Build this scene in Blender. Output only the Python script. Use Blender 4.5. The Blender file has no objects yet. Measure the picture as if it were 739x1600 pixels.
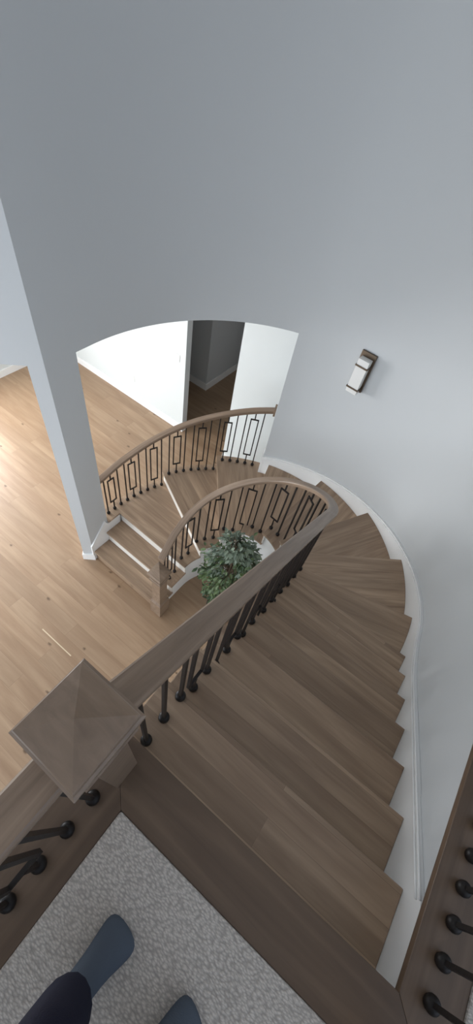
import bpy, bmesh, math, random
from mathutils import Vector, Matrix
random.seed(7)
PI = math.pi
COL = bpy.context.scene.collection
CAMZ = 5.1368                      # eye height over the lower floor
RISE = 0.19371
LAND = 18 * RISE                   # landing height
CX, CY = -0.9, 1.98                # centre of the curved part
RW = 1.74                          # wall radius
HDR = CAMZ - 2.125                 # underside of the opening header
CEIL = 6.25

# ------------------------------------------------------------------ helpers
def link(name, me, mat=None, parent=None):
    o = bpy.data.objects.new(name, me); COL.objects.link(o)
    if mat is not None and not me.materials: me.materials.append(mat)
    if parent is not None: o.parent = parent
    return o
def bm_obj(name, bm, mat, parent=None, smooth=False, bevel=0, loc=None, rotz=0):
    me = bpy.data.meshes.new(name)
    bmesh.ops.recalc_face_normals(bm, faces=bm.faces)
    bm.to_mesh(me); bm.free()
    if smooth:
        for p in me.polygons: p.use_smooth = True
    o = link(name, me, mat, parent)
    if loc is not None: o.location = loc
    if rotz: o.rotation_euler = (0, 0, rotz)
    if bevel:
        m = o.modifiers.new('bevel', 'BEVEL'); m.width = bevel; m.segments = 2; m.limit_method = 'ANGLE'; m.angle_limit = math.radians(40)
    return o
def tag(o, label=None, cat=None, group=None, kind=None):
    if label: o['label'] = label
    if cat: o['category'] = cat
    if group: o['group'] = group
    if kind: o['kind'] = kind
    return o
def thing(name, label, cat, loc=(0, 0, 0), group=None):
    o = bpy.data.objects.new(name, None); COL.objects.link(o); o.location = loc
    o.empty_display_size = .1
    return tag(o, label, cat, group)
def box(bm, x0, x1, y0, y1, z0, z1, M=None):
    vs = [bm.verts.new(Vector(p)) for p in ((x0,y0,z0),(x1,y0,z0),(x1,y1,z0),(x0,y1,z0),(x0,y0,z1),(x1,y0,z1),(x1,y1,z1),(x0,y1,z1))]
    if M is not None:
        for v in vs: v.co = M @ v.co
    for f in ((0,3,2,1),(4,5,6,7),(0,1,5,4),(1,2,6,5),(2,3,7,6),(3,0,4,7)): bm.faces.new([vs[i] for i in f])
def prism(bm, poly, z0, z1):
    lo = [bm.verts.new((p[0], p[1], z0)) for p in poly]; hi = [bm.verts.new((p[0], p[1], z1)) for p in poly]
    n = len(poly)
    bm.faces.new(lo[::-1]); bm.faces.new(hi)
    for i in range(n): bm.faces.new((lo[i], lo[(i+1) % n], hi[(i+1) % n], hi[i]))
def stack(bm, levels, cx=0, cy=0, apex=None):
    """square section shape from (half width, z) levels"""
    rings = []
    for h, z in levels:
        rings.append([bm.verts.new((cx+sx*h, cy+sy*h, z)) for sx, sy in ((-1,-1),(1,-1),(1,1),(-1,1))])
    bm.faces.new(rings[0][::-1])
    for a, b in zip(rings, rings[1:]):
        for i in range(4): bm.faces.new((a[i], a[(i+1) % 4], b[(i+1) % 4], b[i]))
    if apex is None: bm.faces.new(rings[-1])
    else:
        t = bm.verts.new((cx, cy, apex)); r = rings[-1]
        for i in range(4): bm.faces.new((r[i], r[(i+1) % 4], t))
def lathe(bm, prof, cx=0, cy=0, n=20):
    rings = []
    for r, z in prof:
        rings.append([bm.verts.new((cx+r*math.cos(2*PI*i/n), cy+r*math.sin(2*PI*i/n), z)) for i in range(n)])
    for a, b in zip(rings, rings[1:]):
        for i in range(n): bm.faces.new((a[i], a[(i+1) % n], b[(i+1) % n], b[i]))
    bm.faces.new(rings[0][::-1]); bm.faces.new(rings[-1])
def tube(bm, pts, rad, n=8):
    rings = []
    for i, p in enumerate(pts):
        p = Vector(p); a = Vector(pts[max(0, i-1)]); b = Vector(pts[min(len(pts)-1, i+1)])
        t = (b-a).normalized(); u = t.cross(Vector((0, 0, 1)) if abs(t.z) < .9 else Vector((1, 0, 0))).normalized(); v = t.cross(u)
        r = rad[i] if isinstance(rad, (list, tuple)) else rad
        rings.append([bm.verts.new(p + r*(math.cos(2*PI*k/n)*u + math.sin(2*PI*k/n)*v)) for k in range(n)])
    for a, b in zip(rings, rings[1:]):
        for i in range(n): bm.faces.new((a[i], a[(i+1) % n], b[(i+1) % n], b[i]))
    bm.faces.new(rings[0][::-1]); bm.faces.new(rings[-1])
def sweep(bm, path, prof):
    """profile (side, up) swept along a path of 3D points, kept upright; UV runs along the sweep"""
    rings = []; n = len(path); m = len(prof); dist = [0.0]
    for i in range(1, n): dist.append(dist[-1] + (Vector(path[i])-Vector(path[i-1])).length)
    girth = [0.0]
    for i in range(1, m+1): girth.append(girth[-1] + (Vector(prof[i % m])-Vector(prof[i-1])).length)
    uv = bm.loops.layers.uv.verify()
    for i in range(n):
        a = Vector(path[max(0, i-1)]); b = Vector(path[min(n-1, i+1)])
        t = Vector((b.x-a.x, b.y-a.y, 0)).normalized(); s = Vector((t.y, -t.x, 0))
        rings.append([bm.verts.new(Vector(path[i]) + s*p[0] + Vector((0, 0, p[1]))) for p in prof])
    for q in range(n-1):
        a, b = rings[q], rings[q+1]
        for i in range(m):
            f = bm.faces.new((a[i], a[(i+1) % m], b[(i+1) % m], b[i]))
            for lp, c in zip(f.loops, ((dist[q], girth[i]), (dist[q], girth[i+1]), (dist[q+1], girth[i+1]), (dist[q+1], girth[i]))): lp[uv].uv = c
    bm.faces.new(rings[0][::-1]); bm.faces.new(rings[-1])
def interp(tab, x):
    if x <= tab[0][0]: return tab[0][1]
    for (x0, y0), (x1, y1) in zip(tab, tab[1:]):
        if x <= x1: return y0 + (y1-y0)*(x-x0)/(x1-x0)
    return tab[-1][1]

# ------------------------------------------------------------------ materials
def newmat(name):
    m = bpy.data.materials.new(name); m.use_nodes = True
    nt = m.node_tree; return m, nt, nt.nodes['Principled BSDF']
def N(nt, kind, **kw):
    n = nt.nodes.new(kind)
    for k, v in kw.items():
        if k in n.inputs: n.inputs[k].default_value = v
        else: setattr(n, k, v)
    return n
def plain(name, col, rough=.5, metal=0, bump=0, scale=200, spec=.5):
    m, nt, b = newmat(name)
    b.inputs['Base Color'].default_value = (*col, 1); b.inputs['Roughness'].default_value = rough; b.inputs['Metallic'].default_value = metal
    b.inputs['Specular IOR Level'].default_value = spec
    tc = N(nt, 'ShaderNodeTexCoord'); no = N(nt, 'ShaderNodeTexNoise', Scale=scale, Detail=3.0)
    nt.links.new(tc.outputs['Object'], no.inputs['Vector'])
    bp = N(nt, 'ShaderNodeBump', Strength=bump, Distance=.002)
    nt.links.new(no.outputs['Fac'], bp.inputs['Height']); nt.links.new(bp.outputs['Normal'], b.inputs['Normal'])
    return m
def mixc(nt, fac, a, b, mode='MIX'):
    n = nt.nodes.new('ShaderNodeMix'); n.data_type = 'RGBA'; n.blend_type = mode
    for idx, v in ((0, fac), (6, a), (7, b)):
        if hasattr(v, 'is_output'): nt.links.new(v, n.inputs[idx])
        elif idx == 0: n.inputs[0].default_value = v
        else: n.inputs[idx].default_value = (*v, 1)
    return n.outputs[2]
def wood(name, c1, c2, dark, plank=None, rough=.42, knots=False, grain=(1.2, 26, 26), seam=.0012, coord='Object'):
    m, nt, b = newmat(name); L = nt.links
    tc = N(nt, 'ShaderNodeTexCoord'); co = tc.outputs[coord]
    oi = N(nt, 'ShaderNodeObjectInfo')
    off = N(nt, 'ShaderNodeVectorMath', operation='SCALE'); cmb = N(nt, 'ShaderNodeCombineXYZ')
    for i in range(3): L.new(oi.outputs['Random'], cmb.inputs[i])
    L.new(cmb.outputs[0], off.inputs[0]); off.inputs['Scale'].default_value = 37.0
    ad = N(nt, 'ShaderNodeVectorMath', operation='ADD'); L.new(co, ad.inputs[0]); L.new(off.outputs[0], ad.inputs[1])
    v = ad.outputs[0]
    tone = None
    if plank:
        br = N(nt, 'ShaderNodeTexBrick', Scale=1.0); br.offset = .37; br.offset_frequency = 2; br.squash = 1
        br.inputs['Brick Width'].default_value = plank[0]; br.inputs['Row Height'].default_value = plank[1]
        br.inputs['Mortar Size'].default_value = seam; br.inputs['Mortar Smooth'].default_value = .2
        br.inputs['Color1'].default_value = (0, 0, 0, 1); br.inputs['Color2'].default_value = (1, 1, 1, 1); br.inputs['Mortar'].default_value = (.5, .5, .5, 1)
        L.new(v if not knots else co, br.inputs['Vector'])
        tone = br.outputs['Color']
        # shift the grain from board to board
        sh = N(nt, 'ShaderNodeVectorMath', operation='MULTIPLY_ADD'); L.new(tone, sh.inputs[0]); sh.inputs[1].default_value = (9, 5, 3); L.new(v, sh.inputs[2])
        gv = sh.outputs[0]
    else: gv = v
    mp = N(nt, 'ShaderNodeMapping'); mp.inputs['Scale'].default_value = grain; L.new(gv, mp.inputs['Vector'])
    n1 = N(nt, 'ShaderNodeTexNoise', Scale=1.0, Detail=6.0, Roughness=.6, Distortion=.6); L.new(mp.outputs[0], n1.inputs['Vector'])
    mp2 = N(nt, 'ShaderNodeMapping'); mp2.inputs['Scale'].default_value = (grain[0]*.55, grain[1]*.28, grain[2]*.28); L.new(gv, mp2.inputs['Vector'])
    n2 = N(nt, 'ShaderNodeTexNoise', Scale=1.0, Detail=3.0, Distortion=1.4); L.new(mp2.outputs[0], n2.inputs['Vector'])
    r1 = N(nt, 'ShaderNodeMapRange'); r1.inputs[1].default_value = .3; r1.inputs[2].default_value = .7; L.new(n1.outputs['Fac'], r1.inputs[0])
    r2 = N(nt, 'ShaderNodeMapRange'); r2.inputs[1].default_value = .35; r2.inputs[2].default_value = .68; L.new(n2.outputs['Fac'], r2.inputs[0])
    base = mixc(nt, r2.outputs[0], c1, c2)
    if tone is not None:
        tr = N(nt, 'ShaderNodeMapRange'); L.new(tone, tr.inputs[0]); tr.inputs[3].default_value = .90 if knots else .80; tr.inputs[4].default_value = 1.07 if knots else 1.14
        tcx = N(nt, 'ShaderNodeCombineXYZ')
        for i in range(3): L.new(tr.outputs[0], tcx.inputs[i])
        base = mixc(nt, 1.0, base, tcx.outputs[0], 'MULTIPLY')
    gf = N(nt, 'ShaderNodeMath', operation='MULTIPLY'); L.new(r1.outputs[0], gf.inputs[0]); gf.inputs[1].default_value = .52
    base = mixc(nt, gf.outputs[0], base, dark)
    if plank:
        sm = N(nt, 'ShaderNodeMath', operation='MULTIPLY'); L.new(br.outputs['Fac'], sm.inputs[0]); sm.inputs[1].default_value = .55
        base = mixc(nt, sm.outputs[0], base, tuple(x*.55 for x in dark))
    if knots:
        mk = N(nt, 'ShaderNodeMapping'); mk.inputs['Scale'].default_value = (.95, 1.7, 1)
        kn = N(nt, 'ShaderNodeTexNoise', Scale=22.0, Detail=2.0); L.new(co, kn.inputs['Vector'])
        kd = N(nt, 'ShaderNodeVectorMath', operation='MULTIPLY_ADD'); L.new(kn.outputs['Color'], kd.inputs[0]); kd.inputs[1].default_value = (.05, .02, 0); L.new(co, kd.inputs[2]); L.new(kd.outputs[0], mk.inputs['Vector'])
        vo = N(nt, 'ShaderNodeTexVoronoi', voronoi_dimensions='2D', Scale=1.0); L.new(mk.outputs[0], vo.inputs['Vector'])
        kr = N(nt, 'ShaderNodeMapRange'); kr.inputs[1].default_value = .034; kr.inputs[2].default_value = .008; L.new(vo.outputs['Distance'], kr.inputs[0])
        kk = N(nt, 'ShaderNodeMath', operation='MULTIPLY'); L.new(kr.outputs[0], kk.inputs[0]); kk.inputs[1].default_value = .75
        base = mixc(nt, kk.outputs[0], base, (.06, .03, .015))
    L.new(base, b.inputs['Base Color']); b.inputs['Roughness'].default_value = rough
    bp = N(nt, 'ShaderNodeBump', Strength=.12, Distance=.001); L.new(n1.outputs['Fac'], bp.inputs['Height']); L.new(bp.outputs['Normal'], b.inputs['Normal'])
    return m

M_wall_lit = plain('wall_paint_lit', (.66, .69, .685), .75, bump=.05, scale=350)  # same wall paint made lighter: stronger light downstairs put into the colour
M_wall = plain('wall_paint', (.56, .575, .58), .75, bump=.05, scale=350)
M_trim = plain('trim_paint', (.86, .86, .85), .4, bump=.0)
M_riser = plain('riser_paint', (.80, .76, .70), .45)
M_ceil = plain('ceiling_paint', (.82, .82, .81), .8)
M_iron = plain('black_iron', (.013, .010, .009), .45, 0, bump=.2, scale=90, spec=.3)
M_floor = wood('oak_floor', (.315, .205, .125), (.415, .290, .185), (.215, .13, .075), plank=(2.1, .19), knots=True, rough=.38, grain=(1.0, 14, 14), seam=.0010)
M_tread = wood('stained_oak_tread', (.31, .210, .138), (.49, .350, .236), (.16, .10, .062), plank=(3.3, .105), rough=.40, grain=(1.3, 24, 24), seam=.0006)
M_rail = wood('stained_oak_rail', (.245, .170, .116), (.325, .235, .168), (.11, .07, .045), rough=.36, grain=(6, 30, 30))
M_railv = wood('stained_oak_rail_long', (.245, .170, .116), (.325, .235, .168), (.11, .07, .045), rough=.36, grain=(26, 2.5, 26))
M_border = wood('stained_oak_border', (.128, .080, .050), (.178, .116, .074), (.065, .040, .025), rough=.42, grain=(1.4, 26, 26))
M_borderv = wood('stained_oak_border_side', (.128, .080, .050), (.178, .116, .074), (.065, .040, .025), rough=.42, grain=(26, 1.4, 26))

def carpet_mat():
    m, nt, b = newmat('loop_carpet'); L = nt.links
    tc = N(nt, 'ShaderNodeTexCoord')
    mp = N(nt, 'ShaderNodeMapping'); mp.inputs['Scale'].default_value = (85, 190, 60); mp.inputs['Rotation'].default_value = (0, 0, .75)
    nz = N(nt, 'ShaderNodeTexNoise', Scale=26.0, Detail=2.0); L.new(tc.outputs['Object'], nz.inputs['Vector'])
    wv = N(nt, 'ShaderNodeVectorMath', operation='MULTIPLY_ADD'); L.new(nz.outputs['Color'], wv.inputs[0]); wv.inputs[1].default_value = (.010, .010, 0); L.new(tc.outputs['Object'], wv.inputs[2])
    L.new(wv.outputs[0], mp.inputs['Vector'])
    vo = N(nt, 'ShaderNodeTexVoronoi', Scale=1.0); L.new(mp.outputs[0], vo.inputs['Vector'])
    n2 = N(nt, 'ShaderNodeTexNoise', Scale=500.0, Detail=2.0); L.new(tc.outputs['Object'], n2.inputs['Vector'])
    rr = N(nt, 'ShaderNodeMapRange'); rr.inputs[1].default_value = .15; rr.inputs[2].default_value = .75; L.new(vo.outputs['Distance'], rr.inputs[0])
    c = mixc(nt, rr.outputs[0], (.74, .68, .62), (.44, .40, .365))
    c = mixc(nt, .25, c, n2.outputs['Fac'], 'OVERLAY')
    L.new(c, b.inputs['Base Color']); b.inputs['Roughness'].default_value = .95; b.inputs['Specular IOR Level'].default_value = .1
    inv = N(nt, 'ShaderNodeMath', operation='SUBTRACT'); inv.inputs[0].default_value = 1.0; L.new(vo.outputs['Distance'], inv.inputs[1])
    bp = N(nt, 'ShaderNodeBump', Strength=.8, Distance=.004); L.new(inv.outputs[0], bp.inputs['Height']); L.new(bp.outputs['Normal'], b.inputs['Normal'])
    return m
M_carpet = carpet_mat()
def leaf_mat(name, a, b2):
    m, nt, b = newmat(name); L = nt.links
    tc = N(nt, 'ShaderNodeTexCoord'); no = N(nt, 'ShaderNodeTexNoise', Scale=9.0, Detail=2.0); L.new(tc.outputs['Object'], no.inputs['Vector'])
    r = N(nt, 'ShaderNodeMapRange'); r.inputs[1].default_value = .35; r.inputs[2].default_value = .65; L.new(no.outputs['Fac'], r.inputs[0])
    L.new(mixc(nt, r.outputs[0], a, b2), b.inputs['Base Color']); b.inputs['Roughness'].default_value = .5
    return m
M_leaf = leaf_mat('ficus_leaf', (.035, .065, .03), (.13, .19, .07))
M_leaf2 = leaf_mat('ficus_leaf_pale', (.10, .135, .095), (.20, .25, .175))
M_bark = plain('bark', (.16, .11, .07), .8, bump=.5, scale=60)
M_pot = plain('woven_pot', (.10, .075, .055), .7, bump=.6, scale=120)
M_soil = plain('soil', (.05, .035, .025), .95, bump=.8, scale=80)
M_sock = plain('grey_blue_sock', (.098, .118, .148), .9, bump=.6, scale=420, spec=.1)
M_trous = plain('navy_trousers', (.012, .013, .028), .85, bump=.5, scale=260, spec=.15)
M_skin = plain('skin', (.45, .29, .21), .5)
M_bronze = plain('bronze', (.13, .095, .065), .38, .7)
M_glass = plain('frosted_shade', (.80, .79, .76), .4)
M_plate = plain('white_plastic', (.82, .82, .80), .35)

M_railuv = wood('stained_oak_rail_swept', (.24, .166, .113), (.335, .242, .173), (.105, .066, .042), rough=.36, grain=(2.2, 46, 1), coord='UV')
def structure(name, bm, mat, **kw):
    o = bm_obj(name, bm, mat, **kw); o['kind'] = 'structure'; return o

# ------------------------------------------------------------------ curved well coordinates
def curve(r, s, taper=0.0):
    """point of the U-shaped line at radius r; s=0 where the arc starts on the right, s<0 towards the landing"""
    if s < 0: return Vector((CX + r + taper*min(1, -s/1.88), CY + s))
    if s <= PI*r: return Vector((CX + r*math.cos(s/r), CY + r*math.sin(s/r)))
    return Vector((CX - r, CY - (s - PI*r)))
FX, FY = -0.9, 1.915
NOS = {}
for k in range(0, 8): NOS[k] = (Vector((0, .098 + .24862*k)), 0.0)
for k, a in zip(range(8, 15), (13.5, 37.3, 61.1, 84.7, 107.8, 130.1, 152.7)): NOS[k] = (Vector((FX, FY)), math.radians(a))
NOS[15] = (Vector((-1.436, 1.965)), math.radians(178))
NOS[16] = (Vector((-2.0, 1.742)), math.radians(178.6))
NOS[17] = (Vector((-2.1, 1.508)), math.radians(178.6))
def dirv(k): a = NOS[k][1]; return Vector((math.cos(a), math.sin(a)))
def downv(k): d = dirv(k); return Vector((-d.y, d.x))
def hit(k, r, shift=0.0, taper=0.0):
    """arc parameter at which nosing line k (moved downhill by shift) crosses the curve of radius r"""
    P = NOS[k][0] + downv(k)*shift; n = downv(k)
    best = None
    lo, hi_ = -2.6, PI*r + 1.2
    steps = 700; prev = None
    for i in range(steps+1):
        s = lo + (hi_-lo)*i/steps
        q = curve(r, s, taper); side = (q-P).dot(n)
        ok = (q-P).dot(dirv(k)) > 0 or k in (0,1,2,3,4,5,6,7,15,16,17)
        if k <= 7 and s > .7*r: break
        if k >= 15 and s < .6*PI*r: prev = None; continue
        if prev is not None and prev[1] < 0 <= side and ok:
            t = prev[1]/(prev[1]-side); return prev[0] + (s-prev[0])*t
        prev = (s, side)
    raise RuntimeError('no hit %d %f' % (k, r))
def ztop(k): return LAND - k*RISE
RI, TI = .55, .055      # inner tread edge
RO = 1.722

# ------------------------------------------------------------------ setting: floors
bm = bmesh.new(); box(bm, -7.6, 2.2, -3.2, 8.2, -.12, 0); structure('floor', bm, M_floor)

# landing: slab, wooden borders, carpet
bm = bmesh.new()
prism(bm, [(-.275, -3.0), (.82, -3.0), (.82, .075), (-.275, .075)], LAND-.34, LAND-.032)
prism(bm, [(.84, -3.0), (3.0, -3.0), (3.0, 1.98), (.84, 1.98)], LAND-.34, LAND-.032)
structure('floor_landing', bm, M_trim)
bt = LAND-.030
def border(name, poly, mat):
    bm = bmesh.new(); prism(bm, poly, bt, LAND); return structure(name, bm, mat, bevel=.0015)
border('trim_1', [(-.30, .098), (.8095, .098), (.985, -.073), (-.104, -.073)], M_border)
border('trim_2', [(-.30, .0975), (-.1045, -.073), (-.1045, -3.0), (-.30, -3.0)], M_borderv)
border('trim_3', [(.8105, .098), (.986, -.073), (.986, 1.98), (.8105, 1.98)], M_borderv)
bm = bmesh.new()
prism(bm, [(-.104, -3.0), (3.0, -3.0), (3.0, -.074), (-.104, -.074)], bt, LAND+.007)
prism(bm, [(.987, -.074), (3.0, -.074), (3.0, 1.98), (.987, 1.98)], bt, LAND+.007)
structure('floor_carpet', bm, M_carpet, bevel=.006)

# ------------------------------------------------------------------ setting: walls
A0, A1 = math.radians(111.8), math.radians(180)
def arc(r, a0, a1, n): return [(CX+r*math.cos(a0+(a1-a0)*i/n), CY+r*math.sin(a0+(a1-a0)*i/n)) for i in range(n+1)]
TH = .15
def ribbon(bm, inner, outer, z0, z1):
    n = len(inner)
    a = [[bm.verts.new((*p, z)) for p in inner] for z in (z0, z1)]; b = [[bm.verts.new((*p, z)) for p in outer] for z in (z0, z1)]
    for i in range(n-1):
        bm.faces.new((a[0][i], a[0][i+1], a[1][i+1], a[1][i])); bm.faces.new((b[0][i+1], b[0][i], b[1][i], b[1][i+1]))
        bm.faces.new((a[0][i+1], a[0][i], b[0][i], b[0][i+1])); bm.faces.new((a[1][i], a[1][i+1], b[1][i+1], b[1][i]))
    bm.faces.new((a[0][0], a[1][0], b[1][0], b[0][0])); bm.faces.new((a[0][-1], b[0][-1], b[1][-1], a[1][-1]))
bm = bmesh.new()
ribbon(bm, arc(RW, 0, A0, 72), arc(RW+TH, 0, A0, 72), 0, CEIL)
ribbon(bm, arc(RW, A0, A1, 48) + [(CX-RW, 1.815)], arc(RW+TH, A0, A1, 48) + [(CX-RW-TH, 1.815)], HDR, CEIL)
w = structure('wall_stairwell', bm, M_wall)
for p in w.data.polygons: p.use_smooth = abs(p.normal.z) < .5
m = w.modifiers.new('edge', 'EDGE_SPLIT'); m.split_angle = math.radians(30)
# the pier between the two openings and the foyer wall running off at an angle
fd = Vector((-.74, -.673)).normalized(); fn = Vector((fd.y, -fd.x))
c0 = Vector((-2.64, 1.515)); c1 = c0 + fd*.128; back = Vector((-.673, .74))*-1
bk = Vector((-fd.y, fd.x))
if bk.y < 0: bk = -bk
c1b = c1 + bk*.10; c2 = c0 + fd*2.4; c2b = c2 + bk*.15
bm = bmesh.new()
prism(bm, [(-2.64, 1.815), tuple(c0), tuple(c1), tuple(c1b), (-2.79, 1.815)], 0, CEIL)
structure('wall_pier', bm, M_wall)
bm = bmesh.new(); prism(bm, [tuple(c1), tuple(c2), tuple(c2b), tuple(c1 + bk*.15)], HDR, CEIL); structure('wall_foyer', bm, M_wall)
# straight wall beside the upper flight, under the hallway curb
bm = bmesh.new(); box(bm, .84, .99, .075, 1.98, 0, LAND-.345); box(bm, .835, .8399, .06, 1.98, LAND-.345, LAND-.031); structure('wall_right', bm, M_wall)
bm = bmesh.new(); box(bm, .991, 3.0, 1.98, 2.13, LAND-.3, CEIL); structure('wall_hallway', bm, M_wall)
bm = bmesh.new(); box(bm, -.30, 3.15, -3.2, -3.05, 0, CEIL); structure('wall_light_block', bm, M_wall)  # unseen wall added to block daylight from behind and dim the upper curved wall
# lower rooms
bm = bmesh.new()
box(bm, -6.75, -3.46, 4.22, 4.335, 0, HDR+.2); box(bm, -2.55, .9, 4.22, 4.335, 0, HDR+.2)
structure('wall_back', bm, M_wall_lit)
bm = bmesh.new(); box(bm, -6.78, -6.63, 2.45, 4.22, 0, HDR+.2); box(bm, -6.78, -6.63, .2, 2.45, 0, .55); box(bm, -6.78, -6.63, .2, 2.45, 2.6, HDR+.2); structure('wall_left', bm, M_wall_lit)  # gap left for the assumed window, which is out of view
bm = bmesh.new(); box(bm, -6.0, -3.9, 5.41, 5.56, 0, HDR+.2); box(bm, -4.05, -3.9, 5.56, 6.5, 0, HDR+.2); structure('wall_passage', bm, M_wall)
bm = bmesh.new(); box(bm, -3.9, -.9, 6.42, 6.57, 0, HDR+.2); box(bm, -1.9, -1.75, 4.335, 6.42, 0, HDR+.2); box(bm, -6.1, -6.0, 4.335, 5.6, 0, HDR+.2); structure('wall_passage_end', bm, M_wall)
bm = bmesh.new()
pts = [(-6.63, 4.22), (-1.45, 4.22)] + arc(RW+TH+.001, math.radians(106), A1, 24) + [(-2.791, 1.815), tuple(c1b), tuple(c2b+bk*.001), (-6.63, c2b.y)]
prism(bm, pts, HDR+.002, HDR+.25)
structure('ceiling_lower', bm, M_ceil)
bm = bmesh.new(); box(bm, -6.2, -.9, 4.336, 6.6, HDR+.05, HDR+.25); structure('ceiling_passage', bm, M_ceil)
bm = bmesh.new(); box(bm, -7.6, 3.1, -4.5, 4.3, CEIL, CEIL+.1); structure('ceiling', bm, M_ceil)

# baseboards of the lower rooms
def board(name, x0, x1, y0, y1, h=.13):
    bm = bmesh.new(); box(bm, x0, x1, y0, y1, 0, h-.02)
    e = .006
    box(bm, x0+(e if x1-x0 < .03 else 0), x1-(e if x1-x0 < .03 else 0)*0, y0+(e if y1-y0 < .03 else 0), y1, h-.02, h)
    return structure(name, bm, M_trim)
board('baseboard_back', -6.63, -3.46, 4.202, 4.22)
bm = bmesh.new(); box(bm, -3.46, -3.444, 4.202, 4.335, 0, .13); structure('baseboard_doorway', bm, M_trim)
board('baseboard_back_right', -2.55, -1.5, 4.202, 4.22)
bm = bmesh.new(); box(bm, -6.63, -6.612, .3, 4.20, 0, .13); structure('baseboard_left', bm, M_trim)
bm = bmesh.new(); box(bm, -5.9, -3.883, 5.392, 5.41, 0, .14); box(bm, -3.9, -3.883, 5.41, 6.42, 0, .14); structure('baseboard_passage', bm, M_trim)
bm = bmesh.new(); box(bm, -3.88, -1.9, 6.402, 6.42, 0, .14); structure('baseboard_passage_end', bm, M_trim)
# pier baseboard: wraps the angled face
bm = bmesh.new()
o_ = -bk*.016
prism(bm, [(-2.64, 1.50), tuple(c0), tuple(c1 + fd*.016), tuple(c1 + fd*.016 + o_), tuple(c0 + o_ + Vector((.022, .0))), (-2.618, 1.50)], 0, .125)
prism(bm, [tuple(c1 + fd*.0), tuple(c1+fd*.016), tuple(c1b+fd*.016), tuple(c1b)], 0, .125)
structure('baseboard_pier', bm, M_trim)

# stair skirting on the curved wall
SK = [(-2.0, LAND-.032)]
def skirt_top(s):
    """height of the skirting top by arc parameter at RW"""
    if s < 0:
        b = CY + s
        z = CAMZ - 1.574 - .779*b + .12
        e = CAMZ - 2.92
        if b > 1.5: z = z + (e - (CAMZ - 1.574 - .779*1.98 + .12))*((b-1.5)/.48)**1.5
        return min(z, LAND-.036)
    return CAMZ + interp([(0, -2.92), (10, -3.03), (20, -3.14), (38, -3.32), (56.5, -3.475), (76, -3.62), (95.6, -3.76), (104, -3.81), (112, -3.875)], math.degrees(s/RW))
ss = [-1.905 + 1.905*i/30 for i in range(30)] + [A0*RW*i/60 for i in range(61)]
bm = bmesh.new(); ra, rb = RO, RW-.0005
va, vb, vc = [], [], []
for s in ss:
    z = skirt_top(s); f = lambda r: curve(r, s if s < 0 else s*r/RW)
    pa, pb = f(ra), f(rb)
    va.append(bm.verts.new((*pa, max(0, z-.42)))); vb.append(bm.verts.new((*pa, z))); vc.append(bm.verts.new((*pb, z)))
for i in range(len(ss)-1):
    bm.faces.new((va[i], va[i+1], vb[i+1], vb[i])); bm.faces.new((vb[i], vb[i+1], vc[i+1], vc[i]))
e1 = bm.verts.new((*curve(rb, A0*rb), skirt_top(ss[-1])-.42)); bm.faces.new((va[-1], e1, vc[-1], vb[-1]))
sk = structure('baseboard_stairs', bm, M_trim)
for off, nm in ((.0, 'trim_4'), (-.028, 'trim_5')):
    bm = bmesh.new()
    path = [(*curve(RO-.001, s if s < 0 else s*(RO-.001)/RW), skirt_top(s)+off) for s in ss if skirt_top(s) < LAND-.037]
    sweep(bm, path, [(.001, -.010), (-.006, -.008), (-.006, -.001), (.001, .003)])
    structure(nm, bm, M_trim, smooth=True)
# end block where the skirting stops at the opening
bm = bmesh.new(); ribbon(bm, arc(RO-.006, A0-.004, A0+.012, 2), arc(RW+TH, A0-.004, A0+.012, 2), ztop(13), ztop(13)+.30); structure('trim_6', bm, M_trim)
# skirting beside the two bottom steps
bm = bmesh.new()
vs = [(1.50, 0), (1.80, 0), (2.0, 0), (2.0, ztop(15)-.031), (1.80, ztop(15)-.031), (1.77, ztop(16)+.24), (1.50, ztop(17)+.13)]
lo = [bm.verts.new((-2.641, b, z)) for b, z in vs]; hi = [bm.verts.new((-2.621, b, z)) for b, z in vs]
bm.faces.new(lo); bm.faces.new(hi[::-1])
for i in range(len(vs)): bm.faces.new((lo[i], lo[(i+1) % len(vs)], hi[(i+1) % len(vs)], hi[i]))
structure('trim_7', bm, M_trim)

# ------------------------------------------------------------------ staircase
stair = thing('staircase', 'curved oak staircase with white risers winding down from the carpeted landing to the floor', 'staircase', (CX, CY, 0))
SO = Vector((CX, CY, 0))
def outer_pts(k):
    """outline of tread k on the wall side, from its back to its nosing"""
    if k <= 12:
        s0 = hit(k-1, RO, -.034); s1 = hit(k, RO); n = max(2, int((s1-s0)/.05))
        return [curve(RO, s0 + (s1-s0)*i/n) for i in range(n+1)]
    R2 = 1.90
    if k == 13:
        s0 = hit(12, RO, -.034); sm = (A0+.012)*RO; s1 = hit(13, R2)
        a = [curve(RO, s0 + (sm-s0)*i/2) for i in range(3)]
        t0 = (A0+.012)*R2
        return a + [curve(R2, t0 + (s1-t0)*i/10) for i in range(11)]
    if k == 14:
        s0 = hit(13, R2, -.034); s1 = hit(14, R2); return [curve(R2, s0 + (s1-s0)*i/12) for i in range(13)]
    if k == 15:
        s0 = hit(14, R2, -.034); s1 = PI*R2 + .162
        a = [curve(R2, s0 + (s1-s0)*i/14) for i in range(15)]
        P, d = NOS[15][0], dirv(15); q = P + d*((P.x+2.612)/-d.x)
        return a + [Vector((-2.612, 1.817)), q]
    x = -2.6205
    def on(j, sh): P = NOS[j][0] + downv(j)*sh; d = dirv(j); return P + d*((x-P.x)/d.x)
    return [on(k-1, -.034), on(k, 0)]
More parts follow.
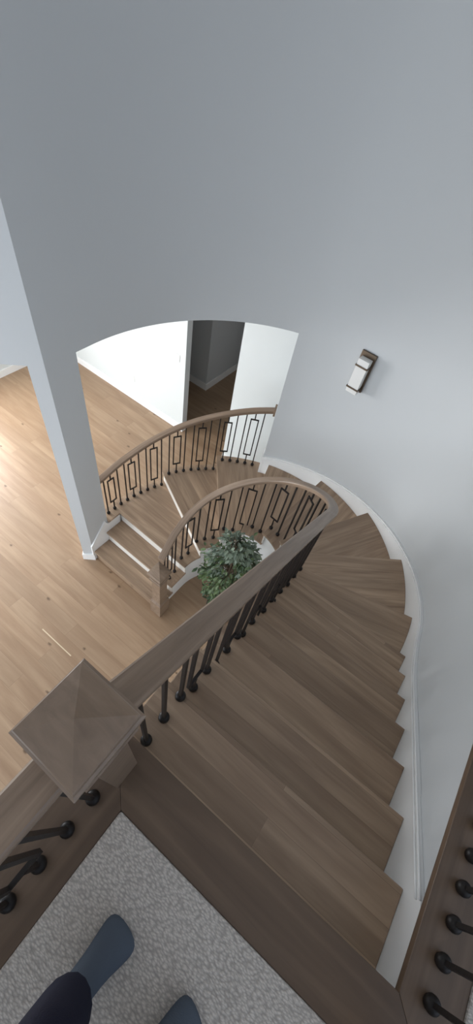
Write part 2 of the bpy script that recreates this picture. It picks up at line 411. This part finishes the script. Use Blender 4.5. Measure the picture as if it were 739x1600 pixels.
for k in range(1, 18):
    sa = hit(k-1, RI, -.034, TI); sb = hit(k, RI, 0, TI); n = max(2, int((sb-sa)/.03))
    inn = [curve(RI, sb + (sa-sb)*i/n, TI) for i in range(n+1)]
    poly = [p for p in outer_pts(k)] + inn
    a = NOS[k][1]; org = NOS[k][0] + dirv(k)*.8 if 8 <= k < 15 else NOS[k][0]
    ca, sa_ = math.cos(-a), math.sin(-a)
    loc = [((p.x-org.x)*ca - (p.y-org.y)*sa_, (p.x-org.x)*sa_ + (p.y-org.y)*ca) for p in poly]
    bm = bmesh.new(); prism(bm, loc, -.030, 0)
    bm_obj('tread', bm, M_tread, stair, bevel=.005, loc=(org.x-CX, org.y-CY, ztop(k)), rotz=a)
for k in range(0, 18):
    # riser below nosing k
    sh = -.022; th = .014
    def pt(r, off, outer):
        if outer and (k == 16 or k == 17):
            P = NOS[k][0] + downv(k)*off; d = dirv(k); return P + d*((-2.6205-P.x)/d.x)
        if outer and k in (13, 14): r = 1.88
        if outer and k == 15:
            P = NOS[k][0] + downv(k)*off; d = dirv(k); return P + d*((-2.6205-P.x)/d.x)
        return curve(r, hit(k, r, off, TI if not outer else 0), TI if not outer else 0)
    ri = RI+.012
    poly = [pt(ri, sh, False), pt(RO, sh, True), pt(RO, sh-th, True), pt(ri, sh-th, False)]
    if k == 0:
        poly = [Vector((-.285, .097-.014)), Vector((.8215, .097-.014)), Vector((.8215, .0755)), Vector((-.285, .0755))]
    bm = bmesh.new(); prism(bm, [(p.x-CX, p.y-CY) for p in poly], (ztop(k+1)+.0005) if k < 17 else .0005, ztop(k)-.0305)
    o = bm_obj('riser', bm, M_riser if k < 17 else M_tread, stair)
    if k == 17: o['label'] = 'bare oak bottom riser'
# inner wall below the steps, stepping up with them
bm = bmesh.new()
for k in range(1, 18):
    r = .578
    s0 = hit(k-1, r, -.034, TI*.8); s1 = hit(k, r, -.024, TI*.8); n = max(1, int((s1-s0)/.03))
    inn = [tuple(curve(r, s0+(s1-s0)*i/n, TI*.8) - Vector((CX, CY))) for i in range(n+1)]
    out = [tuple(curve(r+.03, (s0+(s1-s0)*i/n)*(1 if s0 < 0 else (r+.03)/r), TI*.8) - Vector((CX, CY))) for i in range(n+1)]
    out = []
    for i in range(n+1):
        s = s0+(s1-s0)*i/n; q = curve(r, s, TI*.8)
        if s < 0: o2 = q + Vector((.03, 0))
        elif s <= PI*r: o2 = q + (q-Vector((CX, CY))).normalized()*.03
        else: o2 = q + Vector((-.03, 0))
        out.append(tuple(o2 - Vector((CX, CY))))
    ribbon(bm, inn, out, 0, ztop(k)-.031)
o = bm_obj('stringer', bm, M_trim, stair); o['label'] = 'white curved inner wall of the stair'
# outer knee wall carrying the steps in the opening
bm = bmesh.new()
for k, a0, a1 in ((13, 112, 129), (14, 129, 152), (15, 152, 180)):
    inn = [(x-CX, y-CY) for x, y in arc(RW, math.radians(a0), math.radians(a1), 8)]
    out = [(x-CX, y-CY) for x, y in arc(RW+TH-.01, math.radians(a0), math.radians(a1), 8)]
    if k == 15: inn.append((-RW, 1.817-CY)); out.append((-RW-TH+.01, 1.817-CY))
    ribbon(bm, inn, out, 0, ztop(k)-.031)
o = bm_obj('knee_wall', bm, M_trim, stair); o['label'] = 'white outer wall carrying the lower steps'

# ------------------------------------------------------------------ railings
RP = [(-.030, -.052), (-.030, -.040), (-.039, -.032), (-.041, -.018), (-.040, -.008), (-.034, -.001), (0, .001), (.034, -.001), (.040, -.008), (.041, -.018), (.039, -.032), (.030, -.040), (.030, -.052)]
def handrail(path, parent, mat=None):
    bm = bmesh.new(); sweep(bm, path, RP)
    o = bm_obj('handrail', bm, mat or M_railuv, parent)
    for p in o.data.polygons: p.use_smooth = True
    md = o.modifiers.new('edge', 'EDGE_SPLIT'); md.split_angle = math.radians(35)
    return o
bm = bmesh.new(); lathe(bm, [(.017, 0), (.0195, .002), (.0195, .005), (.0205, .008), (.0228, .015), (.0222, .024), (.0185, .032), (.012, .037), (.009, .038)], n=18)
shoe_me = bpy.data.meshes.new('baluster_shoe'); bm.to_mesh(shoe_me); bm.free(); shoe_me.materials.append(M_iron)
for p in shoe_me.polygons: p.use_smooth = True
BW = .0068
def baluster(x, y, z0, z1, ang, panel, parent, org):
    bm = bmesh.new()
    if not panel: box(bm, -BW, BW, -BW, BW, .002, z1-z0)
    else:
        lo, hi, w = .18, z1-z0-.12, .046
        box(bm, -BW, BW, -BW, BW, .002, lo); box(bm, -BW, BW, -BW, BW, hi, z1-z0)
        for s in (-1, 1): box(bm, s*w-BW, s*w+BW, -BW, BW, lo-BW, hi+BW)
        box(bm, -w+BW, w-BW, -BW, BW, lo-BW, lo+BW); box(bm, -w+BW, w-BW, -BW, BW, hi-BW, hi+BW)
    o = bm_obj('panel_baluster' if panel else 'baluster', bm, M_iron, parent, loc=(x-org[0], y-org[1], z0-org[2]), rotz=ang)
    s = link('baluster_shoe', shoe_me, None, o)
    return o
def newel(cx, cy, z0, zedge, half, capw, parent, org, block=None, label=None):
    bm = bmesh.new()
    lv = []
    x, y = cx-org[0], cy-org[1]
    post = [(half, z0-org[2]+.0005)]
    if block: post = [(block[0], z0-org[2]+.0005), (block[0], z0-org[2]+block[1]-.012), (half, z0-org[2]+block[1])]
    ze = zedge-org[2]
    stack(bm, post + [(half, ze-.05)], x, y)
    n = bm_obj('newel_post', bm, M_railv, parent, bevel=.002)
    bm = bmesh.new()
    stack(bm, [(half+.001, ze-.070), (half+.008, ze-.066), (half+.010, ze-.058), (capw-.016, ze-.050), (capw-.012, ze-.040), (capw-.002, ze-.036), (capw+.001, ze-.032), (capw+.001, ze-.020), (capw-.004, ze-.016), (capw-.005, ze-.006), (capw-.007, ze-.003)], x, y, apex=ze+.033*capw/.08)
    stack(bm, [(half+.001, ze-.172), (half+.012, ze-.166), (half+.022, ze-.158), (half+.024, ze-.150), (half+.016, ze-.146), (half+.012, ze-.138), (half+.001, ze-.134)], x, y)
    c = bm_obj('newel_cap', bm, M_rail, n)
    return n

# long inner railing: newel on the landing, down around the well to the newel at the bottom
org = (-.201, .006, LAND)
inner = thing('stair_railing', 'long curving inner stair railing with oak handrail, black iron balusters and two oak newels', 'railing', org)
def rail_xy(s):
    """s<0 straight, then arc at .67, then straight to the lower newel"""
    r = .67
    if s < 0: return (CX + r + .03*min(1, -s/1.88), CY + s)
    if s <= PI*r: return (CX + r*math.cos(s/r), CY + r*math.sin(s/r))
    t = s - PI*r
    return (CX - r + .05*max(0, min(1, (t-.10)/.28)), CY - t)
def rail_z(s):
    r = .67
    if s < 0: return CAMZ - .862 - .70*(CY+s) + (0 if s < -.3 else (s+.3)/.3*.006)
    if s <= PI*r: return CAMZ - 2.245 - .00838*math.degrees(s/r)
    return CAMZ - 2.245 - .00838*180 - .62*(s-PI*r)
send = PI*.67 + .36
path = []
s = -1.93
while s < send: path.append((*rail_xy(s), rail_z(s))); s += .03
path.append((*rail_xy(send), rail_z(send)))
rp = [(p[0]-org[0], p[1]-org[1], p[2]-org[2]) for p in path]
handrail(rp, inner)
newel(-.201, .006, LAND, CAMZ-.82, .045, .0805, inner, org)
newel(-1.48, 1.55, 0, CAMZ-4.11, .062, .098, inner, org, block=(.083, .31))
bal = [(.13+.1*i-CY, i >= 3 and i % 3 == 0) for i in range(19)]
degs = [5.8, 15.9, 26.0] + [26.0 + 9.35*i for i in range(1, 17)]
bal += [(math.radians(d)*.67, (i+1) % 3 == 0) for i, d in enumerate(degs)]
bal += [(PI*.67 + .065, False), (PI*.67 + .175, True), (PI*.67+.285, False)]
def step_at_inner(s):
    x, y = rail_xy(s)
    for k in range(1, 18):
        P, n = NOS[k][0], downv(k)
        q = Vector((x, y))
        if k <= 7 and s > .3: continue
        if 8 <= k < 15 and (s < -.1): 
            if (q-P).dot(n) < 0 or True: return k
        if 8 <= k < 15:
            a = math.degrees(math.atan2(q.y-FY, q.x-FX)) % 360
            if a > 300: a -= 360
            if a < math.degrees(NOS[k][1]): return k
            continue
        if k >= 15 and s < PI*.67*.6: continue
        if (q-P).dot(n) < 0: return k
    return 17
for s, pnl in bal:
    x, y = rail_xy(s); x2, y2 = rail_xy(s+.01)
    k = step_at_inner(s)
    baluster(x, y, ztop(k), rail_z(s)-.050, math.atan2(y2-y, x2-x), pnl, inner, org)

# outer railing in the opening
org = (-2.7, 1.98, ztop(15))
outer = thing('opening_railing', 'short curved outer railing in the wall opening, from the white pier to the far jamb', 'railing', org)
OT = [(112, -3.135), (119.6, -3.21), (131.3, -3.335), (143.3, -3.455), (155.8, -3.588), (169.2, -3.725), (182.6, -3.822)]
def oxy(d):
    if d <= 180: return (CX + 1.811*math.cos(math.radians(d)), CY + 1.811*math.sin(math.radians(d)))
    return (CX - 1.811, CY - math.radians(d-180)*1.811)
path = []
d = 112.6
while d < 185.2: path.append((oxy(d)[0]-org[0], oxy(d)[1]-org[1], CAMZ+interp(OT, d)-org[2])); d += 1.5
path.append((oxy(185.2)[0]-org[0], oxy(185.2)[1]-org[1], CAMZ+interp(OT, 185.2)-org[2]))
handrail(path, outer)
for i in range(21):
    d = 182.3 - i*3.33
    kk = 15 if i < 9 else (14 if i < 16 else 13)
    x, y = oxy(d)
    baluster(x, y, ztop(kk), CAMZ+interp(OT, d)-.050, math.radians(d)+PI/2, i % 3 == 1, outer, org)
# rosette where the rail meets the jamb
bm = bmesh.new()
M = Matrix.Translation((oxy(112.4)[0]-org[0], oxy(112.4)[1]-org[1], CAMZ-3.16-org[2])) @ Matrix.Rotation(math.radians(112.4), 4, 'Z')
box(bm, -.052, .052, -.012, .012, -.055, .055, M)
bm_obj('rail_rosette', bm, M_rail, outer, bevel=.003)

# landing railing going off to the left of the newel
org = (-.20, -.06, LAND)
lr = thing('landing_railing', 'straight railing along the open left edge of the carpeted landing', 'railing', org)
hb = CAMZ-.905
handrail([(0, -.0 - .1*i, hb-LAND) for i in range(0, 21)], lr)
for i in range(18):
    b = -.102-.1*i
    baluster(-.197, b, LAND, hb-.05, PI/2, i % 3 == 2, lr, org)
newel(-.20, -2.10, LAND, CAMZ-.82, .045, .0805, lr, org)
# hallway railing on the right, over the curb
org = (.89, 0, LAND)
hr = thing('hallway_railing', 'railing standing on the dark wooden curb to the right of the stairs', 'railing', org)
handrail([(0, .06+.1*i-.06, hb-LAND) for i in range(0, 20)] + [(0, 1.975, hb-LAND)], hr)
for i in range(19):
    baluster(.89, .131+.0985*i, LAND, hb-.05, PI/2, i % 3 == 2 and i > 4, hr, org)
newel(.89, -.06, LAND, CAMZ-.82, .045, .0805, hr, org)

# ------------------------------------------------------------------ wall sconce
th = math.radians(88.0)
sc = thing('wall_sconce', 'bronze wall sconce with white rectangular shade on the curved wall above the stairs', 'wall lamp',
           (CX+RW*math.cos(th), CY+RW*math.sin(th), CAMZ-2.44))
sc.rotation_euler = (0, 0, th-PI/2)
bm = bmesh.new(); box(bm, -.078, .078, -.022, -.003, 0, .41); bm_obj('back_plate', bm, M_bronze, sc, bevel=.002)
bm = bmesh.new(); box(bm, -.058, .058, -.095, -.024, -.004, .362); bm_obj('lamp_shade', bm, M_glass, sc, bevel=.003)
for z in (.045, .285):
    bm = bmesh.new(); box(bm, -.066, .066, -.103, -.0225, z, z+.014); bm_obj('band', bm, M_bronze, sc)

# ------------------------------------------------------------------ outlet and switch on the far wall
def plate(name, label, cat, x, z, n):
    t = thing(name, label, cat, (x, 4.2195, z))
    bm = bmesh.new(); box(bm, -.037, .037, -.007, 0, -.06, .06); bm_obj('cover_plate', bm, M_plate, t, bevel=.002)
    for i in range(n):
        bm = bmesh.new()
        if cat == 'switch': box(bm, -.018, .018, -.011, -.007, -.034, .034)
        else: box(bm, -.016, .016, -.010, -.007, -.034 + .04*i, -.006 + .04*i)
        bm_obj('rocker' if cat == 'switch' else 'socket', bm, M_plate, t, bevel=.001)
plate('wall_outlet', 'white electrical outlet low on the far white wall', 'outlet', -4.62, CAMZ-4.68, 2)
plate('light_switch', 'white light switch on the far white wall near the dark doorway', 'switch', -3.61, CAMZ-3.745, 1)

# pale strip let into the floor boards
bm = bmesh.new(); box(bm, -2.36, -1.86, .451, .463, 0, .0012)
tag(bm_obj('wood_strip', bm, plain('pale_filler', (.62, .50, .34), .5)), 'thin pale wooden strip lying between two boards of the lower floor', 'strip')

# ------------------------------------------------------------------ ficus in the well
pot_x, pot_y = -.86, 1.98
fic = thing('potted_ficus', 'leafy green potted tree standing in the stairwell', 'plant', (pot_x, pot_y, 0))
bm = bmesh.new(); lathe(bm, [(.12, .001), (.15, .05), (.175, .30), (.18, .33), (.165, .33), (.16, .29)], n=28); bm_obj('pot', bm, M_pot, fic, smooth=True)
bm = bmesh.new(); lathe(bm, [(.155, .27), (.157, .295)], n=24); bm_obj('soil', bm, M_soil, fic)
rnd = random.Random(11)
bm = bmesh.new(); tips = []
for i in range(3):
    a = i*2.1; pts = [(.03*math.cos(a), .03*math.sin(a), .28)]
    for j in range(1, 8):
        z = .28 + j*.19; pts.append((.03*math.cos(a+j*.7)+.004*j*math.cos(a), .03*math.sin(a+j*.7)+.004*j*math.sin(a), z))
    tube(bm, pts, [.013-.0012*j for j in range(8)], 7)
def crown_r(z):   # outline of the crown
    return interp([(.55, .10), (.75, .24), (.95, .32), (1.2, .34), (1.45, .32), (1.65, .24), (1.82, .12), (1.9, .03)], z)
for i in range(150):
    z = rnd.uniform(.7, 1.84); a = rnd.uniform(0, 2*PI); r = crown_r(z)*rnd.uniform(.75, 1.0)
    z0 = max(.5, z-.25); p0 = Vector((.02*math.cos(a), .02*math.sin(a), z0)); p1 = Vector((r*math.cos(a), r*math.sin(a), z))
    mid = (p0+p1)/2 + Vector((0, 0, .06)); end = p1 + Vector((0, 0, -.04))
    tube(bm, [p0, mid, end], [.004, .003, .0012], 5); tips.append((p0, mid, end))
bm_obj('branches', bm, M_bark, fic)
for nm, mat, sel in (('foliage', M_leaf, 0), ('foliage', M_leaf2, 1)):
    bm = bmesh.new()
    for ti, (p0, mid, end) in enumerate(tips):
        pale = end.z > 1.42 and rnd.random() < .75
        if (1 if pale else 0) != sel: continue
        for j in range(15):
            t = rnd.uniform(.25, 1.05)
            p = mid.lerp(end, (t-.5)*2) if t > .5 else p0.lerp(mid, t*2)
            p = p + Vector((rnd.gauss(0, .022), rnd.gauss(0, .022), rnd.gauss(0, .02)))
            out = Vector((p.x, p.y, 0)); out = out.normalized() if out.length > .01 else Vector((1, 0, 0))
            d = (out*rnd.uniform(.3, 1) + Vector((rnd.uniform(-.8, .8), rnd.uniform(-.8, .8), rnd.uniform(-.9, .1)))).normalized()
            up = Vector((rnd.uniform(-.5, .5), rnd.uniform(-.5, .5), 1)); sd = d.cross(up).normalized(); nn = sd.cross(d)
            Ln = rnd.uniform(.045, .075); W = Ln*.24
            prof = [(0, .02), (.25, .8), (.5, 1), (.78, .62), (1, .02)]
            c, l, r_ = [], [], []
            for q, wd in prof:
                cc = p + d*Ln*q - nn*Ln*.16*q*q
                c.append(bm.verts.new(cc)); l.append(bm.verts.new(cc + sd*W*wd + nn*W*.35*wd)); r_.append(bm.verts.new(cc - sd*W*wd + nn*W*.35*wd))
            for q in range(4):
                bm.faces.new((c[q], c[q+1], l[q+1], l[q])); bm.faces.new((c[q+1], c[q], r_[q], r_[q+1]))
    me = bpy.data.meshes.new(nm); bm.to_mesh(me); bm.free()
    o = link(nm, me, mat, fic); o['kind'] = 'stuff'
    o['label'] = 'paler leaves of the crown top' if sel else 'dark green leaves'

# ------------------------------------------------------------------ person looking down (legs and hips)
FZ = LAND+.007
def skin_mesh(name, verts, edges, radii, mat, parent, sub=2, root=0):
    me = bpy.data.meshes.new(name); me.from_pydata([tuple(v) for v in verts], edges, [])
    o = link(name, me, mat, parent)
    md = o.modifiers.new('skin', 'SKIN'); md.use_smooth_shade = True
    for i, r in enumerate(radii):
        sv = me.skin_vertices[0].data[i]; sv.radius = r if isinstance(r, tuple) else (r, r); sv.use_root = (i == root)
    ss_ = o.modifiers.new('sub', 'SUBSURF'); ss_.levels = sub; ss_.render_levels = sub
    return o
per = thing('person', 'person in dark navy trousers and grey-blue socks standing on the landing carpet', 'person', (.2, -.45, FZ))
def P(x, y, z): return (x-.2, y+.45, z)
def leg_joints(tx, ty, hx, hy, kx, ky):
    """toe, heel and knee in plan"""
    ax, ay = hx+(tx-hx)*.22, hy+(ty-hy)*.22
    return [P(ax, ay, .085), P(kx*.5+ax*.5, ky*.5+ay*.5, .30), P(kx, ky, .50)]
L_toe, L_heel, L_knee = (.103, -.222), (.070, -.445), (.070, -.385)
R_toe, R_heel, R_knee = (.372, -.232), (.275, -.455), (.30, -.43)
def foot(name, toe, heel, ank):
    t, h = Vector(toe), Vector(heel); d = t-h
    at_ = lambda f, z, off=0: P(h.x+d.x*f, h.y+d.y*f, z)
    v = [at_(.20, .050), at_(.50, .046), at_(.76, .034), at_(.93, .025), at_(.08, .042), (ank[0], ank[1], .11), (ank[0], ank[1], .17)]
    e = [(0, 1), (1, 2), (2, 3), (0, 4), (0, 5), (5, 6)]
    r = [(.040, .042), (.042, .040), (.060, .032), (.054, .025), (.032, .034), (.040, .040), (.043, .043)]
    return skin_mesh(name, v, e, r, M_sock, per)
LJ = leg_joints(*L_toe, *L_heel, *L_knee); RJ = leg_joints(*R_toe, *R_heel, *R_knee)
foot('sock', L_toe, L_heel, LJ[0]); foot('sock', R_toe, R_heel, RJ[0])
hipz = .86
HL, HR, PV = P(.11, -.53, hipz), P(.29, -.53, hipz), P(.20, -.55, hipz+.07)
V = [PV, HL, LJ[2], LJ[1], (LJ[0][0], LJ[0][1]-.003, .125), HR, RJ[2], RJ[1], (RJ[0][0], RJ[0][1]-.003, .125), P(.20, -.56, hipz+.17)]
E_ = [(0, 1), (1, 2), (2, 3), (3, 4), (0, 5), (5, 6), (6, 7), (7, 8), (0, 9)]
skin_mesh('trousers', V, E_, [.12, .098, .070, .066, .064, .098, .072, .068, .066, (.15, .11)], M_trous, per)
V2 = [P(.20, -.56, hipz+.17), P(.20, -.57, hipz+.30), P(.20, -.58, hipz+.40)]
o = skin_mesh('jumper', V2, [(0, 1), (1, 2)], [(.15, .11), (.16, .115), (.15, .10)], plain('dark_knit', (.03, .032, .04), .9, bump=.5), per)

# ------------------------------------------------------------------ light
W = bpy.data.worlds.new('daylight'); bpy.context.scene.world = W; W.use_nodes = True
nt = W.node_tree; bg = nt.nodes['Background']
tc = N(nt, 'ShaderNodeTexCoord'); sx = N(nt, 'ShaderNodeSeparateXYZ'); nt.links.new(tc.outputs['Generated'], sx.inputs[0])
mr = N(nt, 'ShaderNodeMapRange'); mr.inputs[1].default_value = -1; mr.inputs[2].default_value = 1; nt.links.new(sx.outputs['X'], mr.inputs[0])
cl = mixc(nt, mr.outputs[0], (.60, .64, .68), (.76, .90, 1.12))
nt.links.new(cl, bg.inputs['Color']); bg.inputs['Strength'].default_value = 1.0
def area(name, loc, rot, sx_, sy_, power, col):
    l = bpy.data.lights.new(name, 'AREA'); l.shape = 'RECTANGLE'; l.size = sx_; l.size_y = sy_; l.energy = power; l.color = col
    o = bpy.data.objects.new(name, l); COL.objects.link(o); o.location = loc; o.rotation_euler = rot; return o
def added_window_frame(name, loc, rz, w, h):
    bm = bmesh.new()
    for x in (-w/2, 0, w/2): box(bm, x-.035, x+.035, -.03, .03, -h/2, h/2)
    for z in (-h/2, h/2): box(bm, -w/2-.035, w/2+.035, -.03, .03, z-.035, z+.035)
    return structure(name, bm, M_trim, loc=loc, rotz=rz)
added_window_frame('window_assumed_left', (-6.66, 1.325, 1.575), PI/2, 2.2, 2.0)  # assumed window, unseen, guessed from the glare on the floor
area('assumed_left_window_light', (-6.72, 1.325, 1.575), (PI/2, 0, -PI/2), 2.2, 2.0, 200, (.97, .98, 1))  # assumed lamp for the unseen window, giving the floor glare
added_window_frame('window_added_room', (-4.9, -.82, 1.6), 0, 2.5, 2.1)  # added free-standing frame with no wall, set before the fill lamp
area('added_back_wall_fill', (-4.9, -.9, 1.6), (PI/2, 0, 0), 2.4, 2.0, 52, (.93, 1, 1))  # added fill lamp, unseen, to brighten the far white wall
added_window_frame('window_added_foyer', (-3.9, -3.5, 1.6), math.radians(-42), 3.2, 2.5)  # added free-standing frame with no wall, out of view
area('added_foyer_fill', (-4.0, -3.6, 1.6), (math.radians(96), 0, math.radians(-42)), 3.1, 2.4, 190, (.88, .94, 1))  # added fill lamp, unseen, to brighten the lower part of the walls

# ------------------------------------------------------------------ camera
cam = bpy.data.cameras.new('camera'); co = bpy.data.objects.new('camera', cam); COL.objects.link(co)
Rm = ((0.7897860584507382, 0.5958828303167689, 0.14547039015044896), (0.5551747812030972, -0.5936056942423665, -0.5825918314558924), (-0.260804417510402, 0.5408843982744508, -0.7996406214733873))
X = Vector(Rm[0]); Y = -Vector(Rm[1]); Z = -Vector(Rm[2])
co.matrix_world = Matrix(((X.x, Y.x, Z.x, 0), (X.y, Y.y, Z.y, 0), (X.z, Y.z, Z.z, CAMZ), (0, 0, 0, 1)))
cam.sensor_fit = 'VERTICAL'; cam.sensor_height = 36; cam.lens = 36*644.142/1600; cam.clip_start = .02
sc_ = bpy.context.scene; sc_.camera = co
sc_.view_settings.view_transform = 'Standard'; sc_.view_settings.look = 'None'; sc_.view_settings.gamma = 1
sc_.view_settings.use_curve_mapping = False; sc_.view_settings.exposure = 0.05
